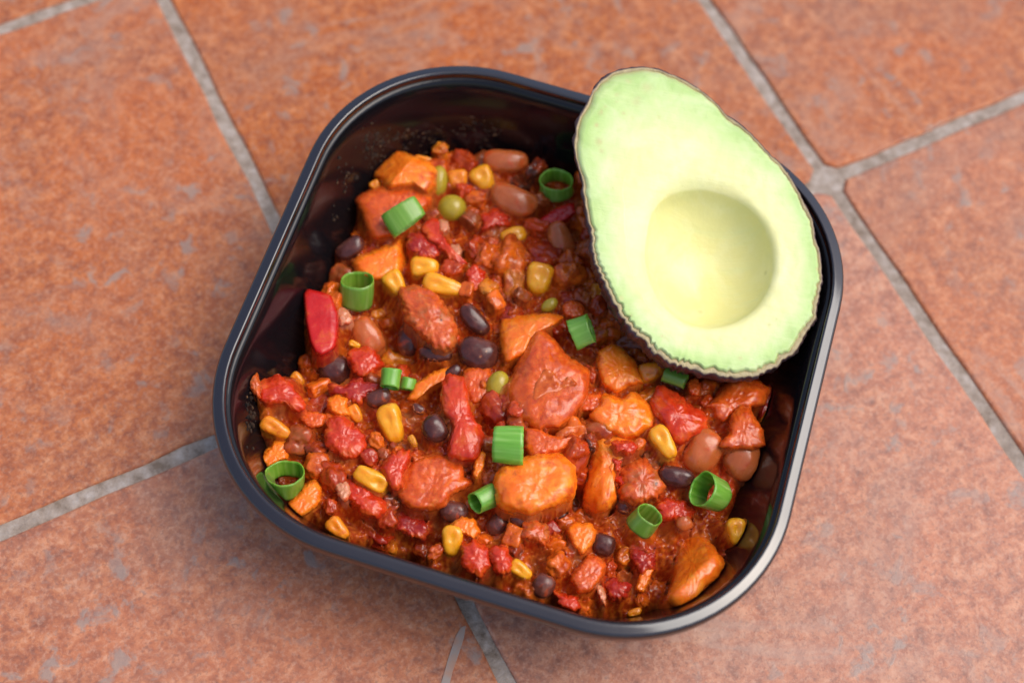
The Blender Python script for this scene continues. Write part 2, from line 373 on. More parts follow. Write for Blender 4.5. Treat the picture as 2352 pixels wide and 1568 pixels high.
def pip(r, x, y, a, b, ang, kind, mat, label, cat, name, rise=.6, c=None, tx=0, ty=0, coat=-.9):
    """bean, kernel or pea: centre, half axes and angle as seen, sunk so its top stands `rise` mm over the sauce"""
    u, v = rp(r, x, y); z = surf_at(u, v); ps = pxsize(at(u, v, z)); A, B = a*K*ps, b*K*ps
    Cc = (c*K*ps) if c else min(B, A)*.85
    ctr = at(u, v, z + rise*.75/1000 - Cc*.80)
    o = bpy.data.objects.new(name, shape_mesh(name, kind, A, B, Cc, len(PIECES)+3, mat)); COL.objects.link(o)
    o.matrix_world = Matrix.Translation(Vector(ctr)) @ frame(ang, tx, ty).to_4x4()
    place(o, name, mat, coat*.5, label, cat); return o

def scallion(r, x, y, a, ratio, dx, dy, L, label, rise=2.0, squash=1.0, slant=0, coat=-1.5, dark=0):
    """hollow ring: (x, y) centre of the end nearer the viewer, a its half width, (dx, dy) where that end points in the image"""
    u, v = rp(r, x, y); z0 = surf_at(u, v) + rise/1000; P = at(u, v, z0); ps = pxsize(P)*K
    n = math.hypot(dx, dy); dx, dy = dx/n, dy/n; ph = math.acos(ratio)
    ax = math.sin(ph)*(dx*CX - dy*CY) + math.cos(ph)*CZ; ax /= np.linalg.norm(ax)
    e1 = np.cross(ax, CZ); e1 /= np.linalg.norm(e1); e2 = np.cross(ax, e1)
    A = a*ps; Ln = L*ps; n = 40; th = .00030; V = []; F = []; sd = len(PIECES)*3.3
    def ringpt(k, s, rad):
        t = 2*math.pi*k/n; wob = 1+.10*noise.noise(Vector((math.cos(t)*1.3, math.sin(t)*1.3, sd)))+.007*noise.noise(Vector((math.cos(t)*5, math.sin(t)*5, sd)))
        rr = rad*wob*(1+.05*math.sin(s*3+sd)); sl = (slant+.10)*rad*math.cos(t+sd)*(1-s)
        en = .00022*noise.noise(Vector((math.cos(t)*6, math.sin(t)*6, sd+s*9)))*(1 if s in (0,1) else 0)
        return np.array([rr*math.cos(t), rr*squash*math.sin(t), -s*Ln+sl+en])
    ss = [0,.12,.3,.5,.7,.88,1]; rings = [(s, A) for s in ss] + [(s, A-th) for s in reversed(ss)]
    for s, rad in rings:
        for k in range(n): V.append(ringpt(k, s, rad))
    m = len(rings)
    for j in range(m):
        for k in range(n): F.append((j*n+k, j*n+(k+1)%n, ((j+1)%m)*n+(k+1)%n, ((j+1)%m)*n+k))
    me = bpy.data.meshes.new('scallion_ring'); me.from_pydata([tuple(map(float,q)) for q in V], [], F)
    bm = bmesh.new(); bm.from_mesh(me); bmesh.ops.recalc_face_normals(bm, faces=bm.faces)
    bm.to_mesh(me); bm.free(); me.materials.append(SG); me.materials.append(SGI)
    me.polygons.foreach_set('use_smooth', [True]*len(F))
    me.polygons.foreach_set('material_index', [1 if (j//n) >= len(ss)-1 else 0 for j in range(len(F))])
    o = bpy.data.objects.new('scallion_ring', me); COL.objects.link(o)
    Rm = Matrix([[e1[0],e2[0],ax[0]],[e1[1],e2[1],ax[1]],[e1[2],e2[2],ax[2]]])
    o.matrix_world = Matrix.Translation(Vector(P)) @ Rm.to_4x4()
    tag(o, label, 'scallion', 'scallion rings scattered over the chili'); PIECES.append((o, 'scallion', -3)); return o

SP, TO, BE, CO, PE, ON = 'sweet potato', 'tomato', 'bean', 'corn kernel', 'pea', 'onion'
def potato(r, pts, label, mat='potato', **k):
    k['p'] = max(k.get('p', 6), 6); k.setdefault('rough', .15); return chunk(r, pts, mat, label, SP, 'sweet_potato_chunk', **k)
def tomato(r, pts, label, mat='tomato', **k):
    k.setdefault('rough', .7); k.setdefault('p', 3.6); return chunk(r, pts, mat, label, TO, 'tomato_piece', **k)
def black(r, x, y, a, b, ang, label, mat='black', **k): return pip(r, x, y, a, b, ang, 'bean', mat, label, BE, 'black_bean', **k)
def pinto(r, x, y, a, b, ang, label, **k): return pip(r, x, y, a, b, ang, 'bean', 'pinto', label, BE, 'pinto_bean', **k)
def corn(r, x, y, a, b, ang, label, mat='corn', kind='corn', **k): return pip(r, x, y, a, b, ang, kind, mat, label, CO, 'corn_kernel', **k)
def pea(r, x, y, a, b, ang, label, **k): return pip(r, x, y, a, b, ang, 'pea', 'pea', label, PE, 'pea', **k)
def onion(r, pts, label, **k): k.setdefault('thick', 2.5); return chunk(r, pts, 'onion', label, ON, 'onion_piece', rough=.15, **k)

#PIECES_BEGIN
potato(1,[(640,215),(700,280),(830,340),(960,390),(1020,470),(1000,600),(940,670),(870,590),(720,600),(600,620),(540,560),(450,500),(440,470),(470,380),(560,310)],'bright orange sweet potato wedge at the far corner of the chili, topmost of all',rise=6.5,thick=9,facets=[(140,.05,1.1)],coat=-1.2)
potato(1,[(290,750),(350,700),(500,630),(620,620),(860,570),(920,620),(950,680),(960,760),(860,900),(760,1010),(720,1050),(640,1060),(470,1090),(420,1060),(380,960),(350,850)],'reddish sweet potato block under the tilted scallion near the far left wall','potato_red',rise=4.5,thick=8,p=5,coat=-.9)
potato(1,[(270,1340),(330,1270),(560,1190),(690,1120),(740,1150),(760,1300),(740,1420),(640,1420),(540,1480),(420,1500),(300,1420)],'orange sweet potato chunk right of the shiny black bean at the left wall','potato',rise=3.5,thick=7,p=5,facets=[(0,.55,1.5)],coat=-.7)
pea(1,1060,560,90,150,5,'olive green pea wedged behind the far sweet potato wedge',rise=2)
pea(1,1190,820,140,132,0,'round olive pea beside the tilted scallion in the upper left',rise=2.5)
pea(5,255,360,110,150,20,'olive pea smeared with sauce in the middle, right of the long tomato strip',rise=2.0,coat=-.6)
pea(3,555,370,90,58,-35,'half sunken green pea below the large pale corn kernel',rise=.3)
corn(1,1245,545,95,115,80,'orange corn kernel, left one of the pair at the far side',rise=1.8,mat='corn_sauce')
corn(1,1490,540,125,130,60,'yellow corn kernel, right one of the pair at the far side',rise=2.2)
corn(1,1780,1090,125,112,-30,'yellow corn kernel tucked between sauce lumps left of the avocado',rise=1.2,coat=-.7)
corn(1,930,1375,135,112,0,'round corn kernel with a sauce cap, upper left of the half-coated one',rise=2)
corn(2,1040,160,126,112,60,'pale yellow corn kernel right of the upright scallion by the left wall',rise=2.6)
corn(2,1500,185,200,112,14,'long corn kernel coated in sauce with its right end bare',rise=2.2,coat=-.7)
corn(3,455,120,155,150,100,'large pale corn kernel standing close to the left edge of the avocado',rise=2.4,coat=-1.1)
corn(3,1530,1000,130,108,-20,'olive yellow corn kernel touching the lower edge of the avocado','corn_sauce',rise=1.0)
corn(4,1395,525,195,130,72,'bright yellow dented corn kernel lying flat in the left middle',rise=3.2,coat=-1.8,tx=8)
corn(4,1200,1050,172,98,28,'cut yellow corn kernel with a notch, between two red tomato pieces lower left',kind='cut',rise=3.4,coat=-1.8)
corn(4,290,565,160,92,28,'burnt tipped orange corn kernel by the left corner wall','corn_sauce',rise=2.2)
corn(4,495,100,72,66,40,'small orange corn bit at the back of the left corner','corn_sauce',rise=1.5)
corn(4,1050,430,95,72,60,'orange corn bit right of the small orange potato cube on the left','corn_sauce',rise=.8)
corn(4,1600,690,62,40,60,'tiny yellow corn bit below the boxy black bean','corn',rise=.8)
corn(7,1190,660,145,118,95,'smooth yellow corn kernel pointing down below the brownish bean near the front rim',rise=3.2,coat=-1.6)
corn(7,100,545,125,92,45,'dull orange corn kernel just inside the lower left rim','corn_sauce',rise=2.0)
corn(7,1850,940,120,82,35,'pale corn kernel tip near the middle of the front rim','corn',rise=2.2,coat=-1.2)
corn(5,1845,900,172,112,58,'glossy yellow corn kernel pointing to the lower right beside the pinto beans',rise=3.6,coat=-1.8,ty=-12)
corn(8,1950,575,128,105,85,'yellow corn kernel at the right in the shaded corner gap',rise=3.6,coat=-1.5)
corn(8,2125,670,115,95,80,'shaded corn kernel deep against the lower right wall','corn_sauce',rise=3.0)
corn(8,980,1350,70,50,-30,'dim yellow corn bit just inside the lowest part of the rim','corn_sauce',rise=2)
corn(2,650,745,58,36,20,'small yellow corn bit under the brown bean beside the red pepper','corn',rise=1.8)
corn(6,1480,650,95,62,-50,'dark orange corn bit at the right wall above the big pinto bean','corn_sauce',rise=2.0)
corn(1,455,600,50,60,60,'small yellow corn end showing left of the far potato wedge','corn_sauce',rise=2.5)
corn(1,920,350,90,40,10,'pale corn kernel half hidden behind the far potato wedge','corn_sauce',rise=2.0)
pinto(1,1700,365,215,112,4,'pinto bean at the far wall behind the two corn kernels',rise=2.8)
pinto(1,1780,740,240,140,22,'plump pinto bean below the far pair of corn kernels',rise=3.4)
pinto(1,2240,1130,195,112,68,'curled brown pinto bean at the left edge of the avocado',rise=2.5)
pinto(6,840,985,225,165,-62,'curled pinto bean right of the yellow kernel near the right wall',rise=3.6,coat=-1.2)
pinto(6,1235,1070,210,190,80,'biggest pinto bean, hanging at the right wall above the shaded gap',rise=5.0,coat=-1.6)
pinto(8,1450,490,82,80,60,'small pinkish bean end between the two right hand scallions',rise=2.0)
pinto(2,780,660,190,130,55,'sauced pinto bean right of the bright red pepper',rise=3.4,coat=-.6)
pinto(5,640,880,150,90,20,'brown bean showing under the sauce right of the square scallion',rise=.8,coat=-.2)
black(1,215,1200,150,92,-35,'shiny black bean against the left wall above the upright scallion',rise=3.2,coat=-1.4)
black(2,460,985,162,145,15,'round clean black bean under the bright red pepper',rise=5.5,coat=-2)
black(2,1180,680,180,108,100,'purple brown sauced bean left of the clean black bean in the centre','black_sauce',rise=2.4,coat=-.7)
black(2,1425,835,165,75,5,'long glossy black bean half under sauce in the centre','black',rise=1.0,coat=-.8)
black(2,1795,510,180,95,48,'narrow shiny black bean above the clean central black bean','black',rise=1.8,coat=-.9)
black(2,1830,830,200,155,15,'large clean black bean in the centre of the bowl','black',rise=4.2,coat=-2)
black(4,1960,50,120,58,-38,'torn black bean skin on the orange strip above the long tomato','black',rise=3.8,coat=-1)
black(4,1810,570,135,118,60,'boxy dark purple bean left of the long red tomato strip','black',rise=2.8,coat=-1.4)
black(4,1655,385,72,46,30,'small bit of purple bean skin above the boxy dark bean','black_sauce',rise=.8)
black(4,1270,275,125,85,-20,'brown domed bean just above the bright dented corn kernel','black_sauce',rise=2.4,coat=-.8)
black(7,1205,385,135,105,10,'brownish black bean above the kernel pointing to the front rim','black_sauce',rise=4.0,coat=-1.6)
black(7,1620,510,115,92,-50,'dark bean, left of the two below the lowest lying scallion','black_sauce',rise=2.0)
black(7,1860,450,120,82,5,'purple bean, right of the two below the lowest lying scallion','black_sauce',rise=2.2)
black(7,2065,1090,105,118,30,'dark bean touching the front rim','black_sauce',rise=2.5)
black(5,1970,1225,168,98,12,'very glossy purple black bean above the pair of right hand scallions','black',rise=4.0,coat=-1.6)
black(5,1690,1390,92,70,-60,'purple bean fragment in the brown bean mash','black_sauce',rise=1.8)
black(8,885,320,92,88,40,'rough brown bean left of the bright lower right scallion','black_sauce',rise=2.0)
black(8,680,700,115,108,20,'dark bean sunk deep in the shaded lower right','black',rise=.6)
black(8,260,420,80,66,10,'tiny wet black bean end in the lower middle','black',rise=1.4)
black(4,455,360,80,40,60,'dark bean skin curl above the burnt tipped corn kernel','black_sauce',rise=2.2)
chunk(2,[(160,260),(200,215),(310,235),(420,270),(460,350),(500,450),(500,560),(480,760),(430,810),(330,860),(270,830),(220,720),(180,520)],'pepper','bright clean red pepper slab leaning at the left wall','pepper','red_pepper_piece',rise=5.5,thick=4.5,p=16,rough=.1,coat=-1.3,facets=[(0,.35,.35)],fine=.03)
chunk(1,[(2020,930),(2200,800),(2352,760),(2380,860),(2300,930),(2200,960),(2050,985)],'pepper','thin red pepper strip at the left edge of the avocado','pepper','red_pepper_piece',rise=2.2,thick=3,p=6,rough=.2,coat=-1.2)
chunk(3,[(470,750),(570,755),(650,860),(750,930),(700,960),(600,945),(530,900)],'pepper','red pepper bit on top of the big sauce-coated chunk','pepper','red_pepper_piece',rise=2.0,thick=3,rough=.3,coat=-.5)
onion(2,[(470,390),(560,400),(630,490),(590,550),(510,560)],'translucent onion bit between red pepper and upright scallion',rise=3)
onion(1,[(1070,930),(1150,950),(1170,1010),(1110,1060),(1070,1030)],'clear onion bit below the round olive pea',rise=1.2)
onion(1,[(1180,1170),(1250,1170),(1290,1230),(1260,1290),(1190,1260)],'pinkish onion bit at the end of the diagonal tomato strip',rise=1.0)
onion(8,[(600,1070),(650,1090),(700,1180),(695,1280),(650,1240),(620,1150)],'purplish onion sliver near the front rim in the lower right',rise=2.0)
onion(7,[(70,120),(120,80),(190,110),(220,200),(180,290),(110,240)],'glassy onion piece at the left tip of the lower left tomato',rise=4.2,coat=-1.5)
tomato(1,[(1470,870),(1600,840),(1700,900),(1735,980),(1600,980),(1480,1040)],'small red tomato flap below the plump pinto bean',rise=1.3,coat=-.5)
tomato(1,[(920,1040),(1000,940),(1060,930),(1080,1040),(1170,1180),(1250,1250),(1330,1330),(1280,1350),(1180,1300),(1080,1180),(980,1120)],'diagonal red tomato strip below the tilted scallion',rise=1.8,thick=3.5)
tomato(1,[(780,1080),(900,1060),(1000,1150),(1080,1260),(1000,1290),(850,1270),(770,1200)],'dark red tomato fold above the corn kernels on the left','tomato_dark',rise=1.0)
tomato(1,[(1350,1440),(1410,1350),(1490,1420),(1510,1500),(1420,1600),(1350,1540)],'pinkish tomato bit right of the long coated kernel',rise=1.4,thick=3)
tomato(2,[(600,840),(700,790),(830,810),(915,925),(840,1010),(760,1050),(660,1010),(610,920)],'red tomato piece right of the round clean black bean',rise=4.5,coat=-1)
tomato(4,[(1880,160),(1960,100),(2070,130),(2110,220),(2120,330),(2180,450),(2240,560),(2250,700),(2200,830),(2060,840),(1950,800),(1940,720),(1990,560),(1930,420),(1880,300)],'long bright red tomato strip standing up in the middle of the bowl',rise=4.2,thick=6,coat=-1.4)
tomato(4,[(100,170),(200,110),(330,90),(400,140),(480,240),(560,330),(480,400),(330,320),(200,330),(130,270)],'sauced red tomato piece in the left corner against the wall',rise=2.6,coat=-.4)
tomato(4,[(800,150),(950,160),(1050,100),(1250,140),(1260,190),(1150,270),(1090,350),(1000,300),(940,250),(840,230)],'dark red crumpled tomato left of the short lying scallion','tomato_dark',rise=2.2,coat=-.6)
tomato(4,[(820,480),(920,460),(1020,540),(1110,640),(1120,780),(1000,850),(880,820),(780,700),(770,600)],'knobbly pinkish red tomato left of the bright dented kernel',rise=3.4,coat=-1)
tomato(4,[(1310,930),(1380,850),(1480,770),(1570,800),(1560,900),(1500,1000),(1510,1100),(1440,1140),(1360,1080)],'red tomato lump touching the cut corn kernel on its right',rise=3.8,coat=-1.2)
tomato(4,[(900,1080),(980,1060),(1150,1130),(1300,1260),(1320,1350),(1240,1420),(1130,1380),(1000,1290),(900,1200)],'red tomato chunk below the cut corn kernel',rise=3.8,thick=7,coat=-1.2)
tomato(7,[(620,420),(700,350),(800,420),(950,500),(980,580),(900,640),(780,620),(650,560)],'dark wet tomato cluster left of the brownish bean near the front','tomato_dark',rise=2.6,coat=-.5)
tomato(7,[(1280,720),(1400,660),(1530,760),(1570,900),(1450,1000),(1300,900)],'sauced tomato lump right of the kernel pointing to the front rim',rise=1.5,coat=-.2)
tomato(7,[(1580,760),(1680,730),(1760,860),(1750,950),(1650,970),(1580,860)],'pale orange tomato bit near the middle of the front rim',rise=3.0,coat=-.9)
tomato(5,[(1760,440),(1850,370),(1980,470),(2100,560),(2230,650),(2240,750),(2100,850),(1990,900),(1900,830),(1820,700),(1750,560)],'dark red tomato slab above the glossy yellow kernel on the right',rise=3.6,thick=7,coat=-.9)
tomato(5,[(1380,900),(1480,880),(1570,900),(1590,960),(1500,1010),(1390,980)],'pink tomato skin on top of the tall orange chunk',rise=4.8,thick=3,coat=-1.6)
tomato(8,[(1180,330),(1280,260),(1450,290),(1540,380),(1500,450),(1350,470),(1230,450)],'tomato lump between the two right hand scallions','tomato',rise=2.4,coat=-.5)
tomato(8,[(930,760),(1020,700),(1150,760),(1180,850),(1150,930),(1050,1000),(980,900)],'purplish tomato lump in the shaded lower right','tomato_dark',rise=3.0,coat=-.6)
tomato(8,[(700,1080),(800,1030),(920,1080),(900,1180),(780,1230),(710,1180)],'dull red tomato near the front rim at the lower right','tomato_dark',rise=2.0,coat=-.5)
tomato(8,[(200,1150),(300,1180),(400,1200),(470,1290),(400,1340),(250,1260)],'red tomato edge pressed against the front rim',rise=3.0,coat=-.6)
tomato(5,[(1390,1250),(1450,1200),(1510,1240),(1500,1320),(1430,1330)],'small pink tomato bit on the brown bean mash',rise=3.2,thick=2.5,coat=-1)
tomato(5,[(1370,1060),(1420,1030),(1450,1090),(1430,1170),(1380,1150)],'small red tomato sliver on the tall orange chunk',rise=4.2,thick=2.5,coat=-1.2)
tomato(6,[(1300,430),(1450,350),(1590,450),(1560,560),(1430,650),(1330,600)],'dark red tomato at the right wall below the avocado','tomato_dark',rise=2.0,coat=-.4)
potato(4,[(790,300),(880,255),(970,290),(960,360),(1000,440),(900,450),(800,400)],'small orange sweet potato cube above the pinkish red tomato on the left','potato',rise=4.5,thick=6,coat=-1.2)
potato(4,[(500,450),(640,415),(760,440),(740,540),(600,560)],'orange shred of sweet potato between tomato pieces at the left','potato_red',rise=2.0,thick=3.5)
potato(4,[(140,860),(200,780),(280,700),(390,690),(400,850),(300,900),(200,950)],'orange sweet potato end just behind the lower left scallion ring','potato',rise=2.5,thick=7,coat=-1)
potato(4,[(400,1290),(480,1220),(560,1120),(650,1060),(720,1150),(710,1270),(640,1350),(520,1420),(430,1370)],'smooth orange sweet potato below the lower left scallion ring','potato',rise=4.0,thick=9,coat=-1.4)
potato(4,[(1490,1180),(1520,1000),(1600,900),(1750,870),(1950,850),(2060,920),(2050,1060),(2140,1080),(2060,1150),(1950,1200),(1900,1300),(1750,1330),(1600,1310),(1530,1250)],'lumpy orange and red sweet potato left of the small striped scallion','potato_red',rise=3.6,thick=7,rough=.8,coat=-1)
potato(4,[(2180,1000),(2200,880),(2260,790),(2290,820),(2270,950),(2210,1040)],'thin orange sweet potato slice left of the square scallion','potato',rise=3.0,thick=4,coat=-1.6)
potato(4,[(1560,280),(1640,150),(1780,40),(1900,0),(2030,30),(2000,90),(1880,120),(1750,190),(1650,290)],'orange sweet potato strip with charred skin above the long tomato','potato',rise=3.6,thick=4,coat=-1.2)
potato(3,[(100,580),(130,520),(330,480),(540,470),(660,500),(600,560),(480,610),(390,700),(320,830),(240,870),(160,890),(120,780)],'orange sweet potato piece right of the large clean black bean','potato',rise=3.2,thick=6,coat=-1,facets=[(135,.1,.5)])
potato(3,[(170,1190),(260,960),(440,660),(560,700),(720,900),(900,1000),(900,1200),(820,1350),(650,1500),(450,1530),(250,1400)],'largest sweet potato chunk, glazed with smooth sauce in the centre','potato_red',rise=3.2,thick=8,p=5,rough=.5,coat=.1,facets=[(180,.45,.5)])
potato(3,[(1050,830),(1150,770),(1250,800),(1350,900),(1380,1000),(1440,1100),(1350,1110),(1200,1200),(1080,1120),(1030,960)],'orange sweet potato slab left of the olive kernel at the avocado','potato',rise=3.0,thick=6,coat=-.8)
potato(5,[(1150,640),(1180,600),(1270,460),(1330,450),(1450,480),(1550,430),(1700,560),(1720,720),(1600,800),(1480,830),(1330,780),(1200,700)],'brightest orange mashed sweet potato right of centre','potato',rise=4.0,thick=7,rough=.8,coat=-1.1)
potato(5,[(1030,560),(1100,440),(1240,430),(1260,560),(1200,600),(1060,600)],'orange sweet potato shoulder above the dark hole in the centre','potato_red',rise=2.8,thick=5,coat=-.7)
potato(5,[(240,1290),(330,1150),(520,1080),(640,1030),(860,1040),(950,1130),(980,1290),(940,1400),(830,1480),(600,1560),(400,1540),(280,1450)],'big soft orange sweet potato between two scallions in the lower middle','potato',rise=4.6,thick=9,rough=.7,coat=-1.3)
potato(5,[(1180,850),(1250,840),(1420,840),(1480,880),(1560,920),(1580,980),(1500,1010),(1390,1100),(1360,1250),(1400,1400),(1300,1500),(1180,1530),(1100,1450),(1120,1200),(1170,1000)],'tall orange sweet potato chunk right of the dark slot in the lower middle','potato',rise=4.6,thick=10,rough=.6,coat=-1.2,facets=[(180,.25,.8)])
potato(5,[(520,780),(640,760),(760,840),(900,860),(1000,840),(880,960),(700,1010),(590,1030),(530,950)],'brownish sweet potato face below the glossy sauce patch','potato_red',rise=1.6,thick=5,coat=-.4)
chunk(5,[(1450,1150),(1600,1060),(1800,1120),(1850,1300),(1780,1420),(1600,1480),(1440,1400)],'mash','brown mashed bean clump left of the very glossy black bean',BE,'bean_mash',rise=3.2,thick=7,rough=.8,coat=-.9)
chunk(7,[(1870,480),(1980,460),(2100,520),(2120,640),(2060,700),(1950,660),(1860,630)],'mash','tan crushed bean below the big soft potato in the lower middle',BE,'bean_mash',rise=2.8,thick=5,rough=.6,coat=-.9)
chunk(2,[(1100,250),(1250,210),(1450,330),(1560,480),(1600,650),(1560,780),(1400,760),(1280,640),(1150,480)],'mash','brown crushed bean clump in the centre left under the coated kernel',BE,'bean_mash',rise=2.2,thick=6,rough=.8,coat=-.3)
chunk(4,[(60,70),(100,60),(130,150),(120,260),(70,210),(40,130)],'mash','tan crusty bean scrap stuck to the left wall',BE,'bean_mash',rise=5.0,thick=3,rough=.5,coat=-1.5)
potato(6,[(1020,930),(1100,820),(1130,650),(1200,560),(1290,580),(1330,680),(1400,790),(1430,920),(1300,955),(1130,955)],'orange red sweet potato lying on the biggest pinto bean','potato_red',rise=6.4,thick=6,rough=.6,coat=-1.8)
potato(6,[(880,550),(980,470),(1060,360),(1200,280),(1350,330),(1450,400),(1400,540),(1250,560),(1130,620),(1060,690),(980,640),(960,580)],'pointed sweet potato chunk under the lower right edge of the avocado','potato_red',rise=3.5,thick=7,rough=.6,coat=-.9)
potato(6,[(700,330),(780,270),(830,350),(800,450),(730,440)],'small orange sweet potato shred right of the scallion at the avocado','potato_red',rise=2.4,thick=4)
potato(8,[(1340,530),(1480,570),(1560,570),(1650,650),(1760,800),(1815,900),(1770,1000),(1650,1100),(1560,1250),(1430,1290),(1310,1200),(1370,1000),(1370,800),(1370,640)],'large orange sweet potato wedge standing in the shaded lower right corner','potato',rise=5.5,thick=12,p=6,rough=.3,coat=-3,facets=[(135,-.28,1.9)])
potato(8,[(340,560),(400,500),(560,510),(600,600),(560,700),(480,790),(400,720)],'orange sweet potato cube with black pepper specks in the lower middle','potato',rise=2.8,thick=6,coat=-.9)
potato(8,[(370,1020),(520,820),(620,830),(690,900),(650,1020),(560,1140),(440,1150)],'dull yellow orange potato chunk near the front rim','potato_red',rise=2.2,thick=6,coat=-.7)
potato(8,[(990,1120),(1040,980),(1110,890),(1160,930),(1130,1020),(1060,1150)],'narrow orange potato shred in the shaded lower right','potato',rise=3.4,thick=3)
potato(7,[(1180,520),(1280,430),(1400,470),(1450,570),(1400,640),(1300,600)],'orange potato nub right of the brownish bean near the front rim','potato',rise=3.6,thick=5,coat=-1.2)
potato(4,[(2080,40),(2180,-20),(2330,0),(2352,120),(2300,300),(2180,330),(2110,220)],'orange sweet potato behind the smeared pea in the middle','potato_red',rise=2.0,thick=5,coat=-.5)
potato(3,[(680,380),(760,330),(880,380),(870,470),(780,500),(700,460)],'orange potato bit above the curved scallion left of the avocado','potato_red',rise=1.6,thick=4,coat=-.5)
scallion(1,790,985,190,.06,.52,.85,225,'pale green scallion piece lying tilted on the reddish potato block',rise=6.5,squash=.45)
scallion(1,2185,545,160,.72,-.05,-1,150,'dark green upright scallion ring in the shade left of the avocado',rise=4.0)
scallion(2,675,130,162,.56,.1,-1,262,'tall upright scallion tube by the left wall above the red pepper',rise=6.5)
scallion(2,985,1160,98,.2,-.1,1,175,'short plain scallion tube lying in the dark hollow left of centre',rise=5)
scallion(2,1150,1180,75,.2,-.2,1,110,'dark scallion scrap hidden beside the short lying tube',rise=1.5)
scallion(3,955,590,152,.12,1,-.40,200,'flat curved scallion piece left of the fat end of the avocado',rise=4.5,squash=.6)
scallion(5,500,935,172,.14,1,.06,285,'square looking scallion piece lying in the very centre front of the bowl',rise=5.0,squash=.7)
scallion(3,1860,1105,78,.16,1,.38,225,'small dark scallion tube poking out under the lower edge of the avocado',rise=2.2)
scallion(4,365,992,186,.62,.02,-1,200,'round upright scallion ring near the lower left rim',rise=5.5)
scallion(7,1408,305,112,.48,-1,.42,230,'striped scallion tube with its open end to the lower left, lower middle',rise=5.0)
scallion(8,1620,170,168,.58,-.92,-.42,245,'biggest scallion tube, dark green, opening to the upper left beside the right wall',rise=6.5)
scallion(8,1130,410,140,.46,.58,-.80,190,'bright green slanted scallion ring in the lower right',rise=6.5)
#PIECES_END

# ------------------------------------------------------------------ keep everything inside the sloping walls
def inside(P):
    P = np.array(P, float)
    for _ in range(3):
        x, y = w2loc(P[:,0], P[:,1]); o_ = WOFF(np.clip(P[:,2], .001, .04)); rr = BR-o_
        a, b = np.abs(x)-(BS/2-o_)+rr, np.abs(y)-(BS/2-o_)+rr
        d = np.hypot(np.maximum(a,0), np.maximum(b,0)) + np.minimum(np.maximum(a,b),0) - rr + .0003
        k = 1 - np.clip(d, 0, None)*1.05/np.maximum(np.hypot(x, y), .01); k = np.where(P[:,2] < .039, k, 1)
        X_, Y_ = loc2w(x*k, y*k); P[:,0], P[:,1] = X_, Y_; P[:,2] = np.maximum(P[:,2], .0022)
    return P
bpy.context.view_layer.update()
for o, mk, ct in PIECES:
    n_ = len(o.data.vertices); co = np.empty(n_*3); o.data.vertices.foreach_get('co', co); mw = np.array(o.matrix_world)
    P0 = co.reshape(-1,3) @ mw[:3,:3].T + mw[:3,3]; P1 = inside(P0)
    if np.abs(P1-P0).max() > 1e-6:
        o.data.vertices.foreach_set('co', ((P1-mw[:3,3]) @ np.linalg.inv(mw[:3,:3]).T).ravel()); o.data.update()

# ------------------------------------------------------------------ crushed lumps that nobody could count, heaped between the pieces
bpy.context.view_layer.update()
occ = []
for o, mk, ct in PIECES:
    bb_ = np.array([o.matrix_world @ Vector(q) for q in o.bound_box]); c_ = bb_.mean(0); occ.append((*c_[:2], .5*min(np.ptp(bb_[:,0]), np.ptp(bb_[:,1])), .5*max(np.ptp(bb_[:,0]), np.ptp(bb_[:,1]))))
LP = [((.72,.135,.009),.36),((.50,.050,.007),.24),((.32,.018,.005),.12),((.34,.08,.018),.18),((.10,.030,.015),.06),((.76,.24,.015),.04)]
bm0 = bmesh.new(); bmesh.ops.create_icosphere(bm0, subdivisions=4, radius=1); ICO = np.array([v.co for v in bm0.verts]); ICF = [tuple(v.index for v in f.verts) for f in bm0.faces]; bm0.free()
fr = random.Random(23); LV, LF, LC = [], [], []; LCOL = []; placed = []
for _ in range(9000):
    if len(placed) >= 420: break
    x, y = fr.uniform(-.063,.063), fr.uniform(-.063,.063); wx, wy = loc2w(x, y); r_ = fr.uniform(.0024,.0064)*fr.uniform(.7,1)
    zb = float(base_h(x, y)); wo = WOFF(zb-.002); a, b = abs(x)-(BS/2-wo)+(BR-wo), abs(y)-(BS/2-wo)+(BR-wo)
    if math.hypot(max(a,0),max(b,0))+min(max(a,b),0)-(BR-wo) > -r_*1.05: continue
    if any(math.hypot(wx-q[0], wy-q[1]) < (q[2]*.80+q[3]*.12)+r_*(.62 if q[3] < .006 else .38) for q in occ): continue
    if any(math.hypot(wx-q[0], wy-q[1]) < (q[2]+r_)*.56 for q in placed): continue
    placed.append((wx, wy, r_)); z = float(base_h(x, y)) + fr.uniform(-.0034,.0026) - r_*.55
    e_ = fr.choice([2.3,3,5,8]); f = (np.abs(ICO)**e_).sum(1)**(-1/e_); P = ICO*f[:,None]*np.array([1, fr.uniform(.6,1), fr.uniform(.55,.95)])*r_
    sv = Vector((fr.random()*50, fr.random()*50, 1)); am = fr.uniform(.10,.26)
    D = np.array([noise.noise(Vector(q)*1.5+sv)+.7*(.3-abs(noise.noise(Vector(q)*2.4-sv)))+.35*noise.noise(Vector(q)*5+sv)+.15*noise.noise(Vector(q)*11+sv) for q in ICO])
    P = P*(1+am*1.5*D)[:,None]
    Rm = np.array(Matrix.Rotation(fr.uniform(0,6.28),3,'Z') @ Matrix.Rotation(fr.gauss(0,.45),3,'X') @ Matrix.Rotation(fr.gauss(0,.45),3,'Y'))
    P = inside(P @ Rm.T + np.array([wx, wy, z])); b0 = len(LV)*len(ICO); LV.append(P); LF += [tuple(i+b0 for i in t) for t in ICF]
    col_ = np.array(fr.choices([p[0] for p in LP], [p[1] for p in LP])[0])*fr.uniform(.8,1.1); LC.append(np.tile(col_, (len(ICO),1))); LCOL.append(col_)
lm = NT('crushed_food'); va = lm.n('ShaderNodeVertexColor', layer_name='Col')
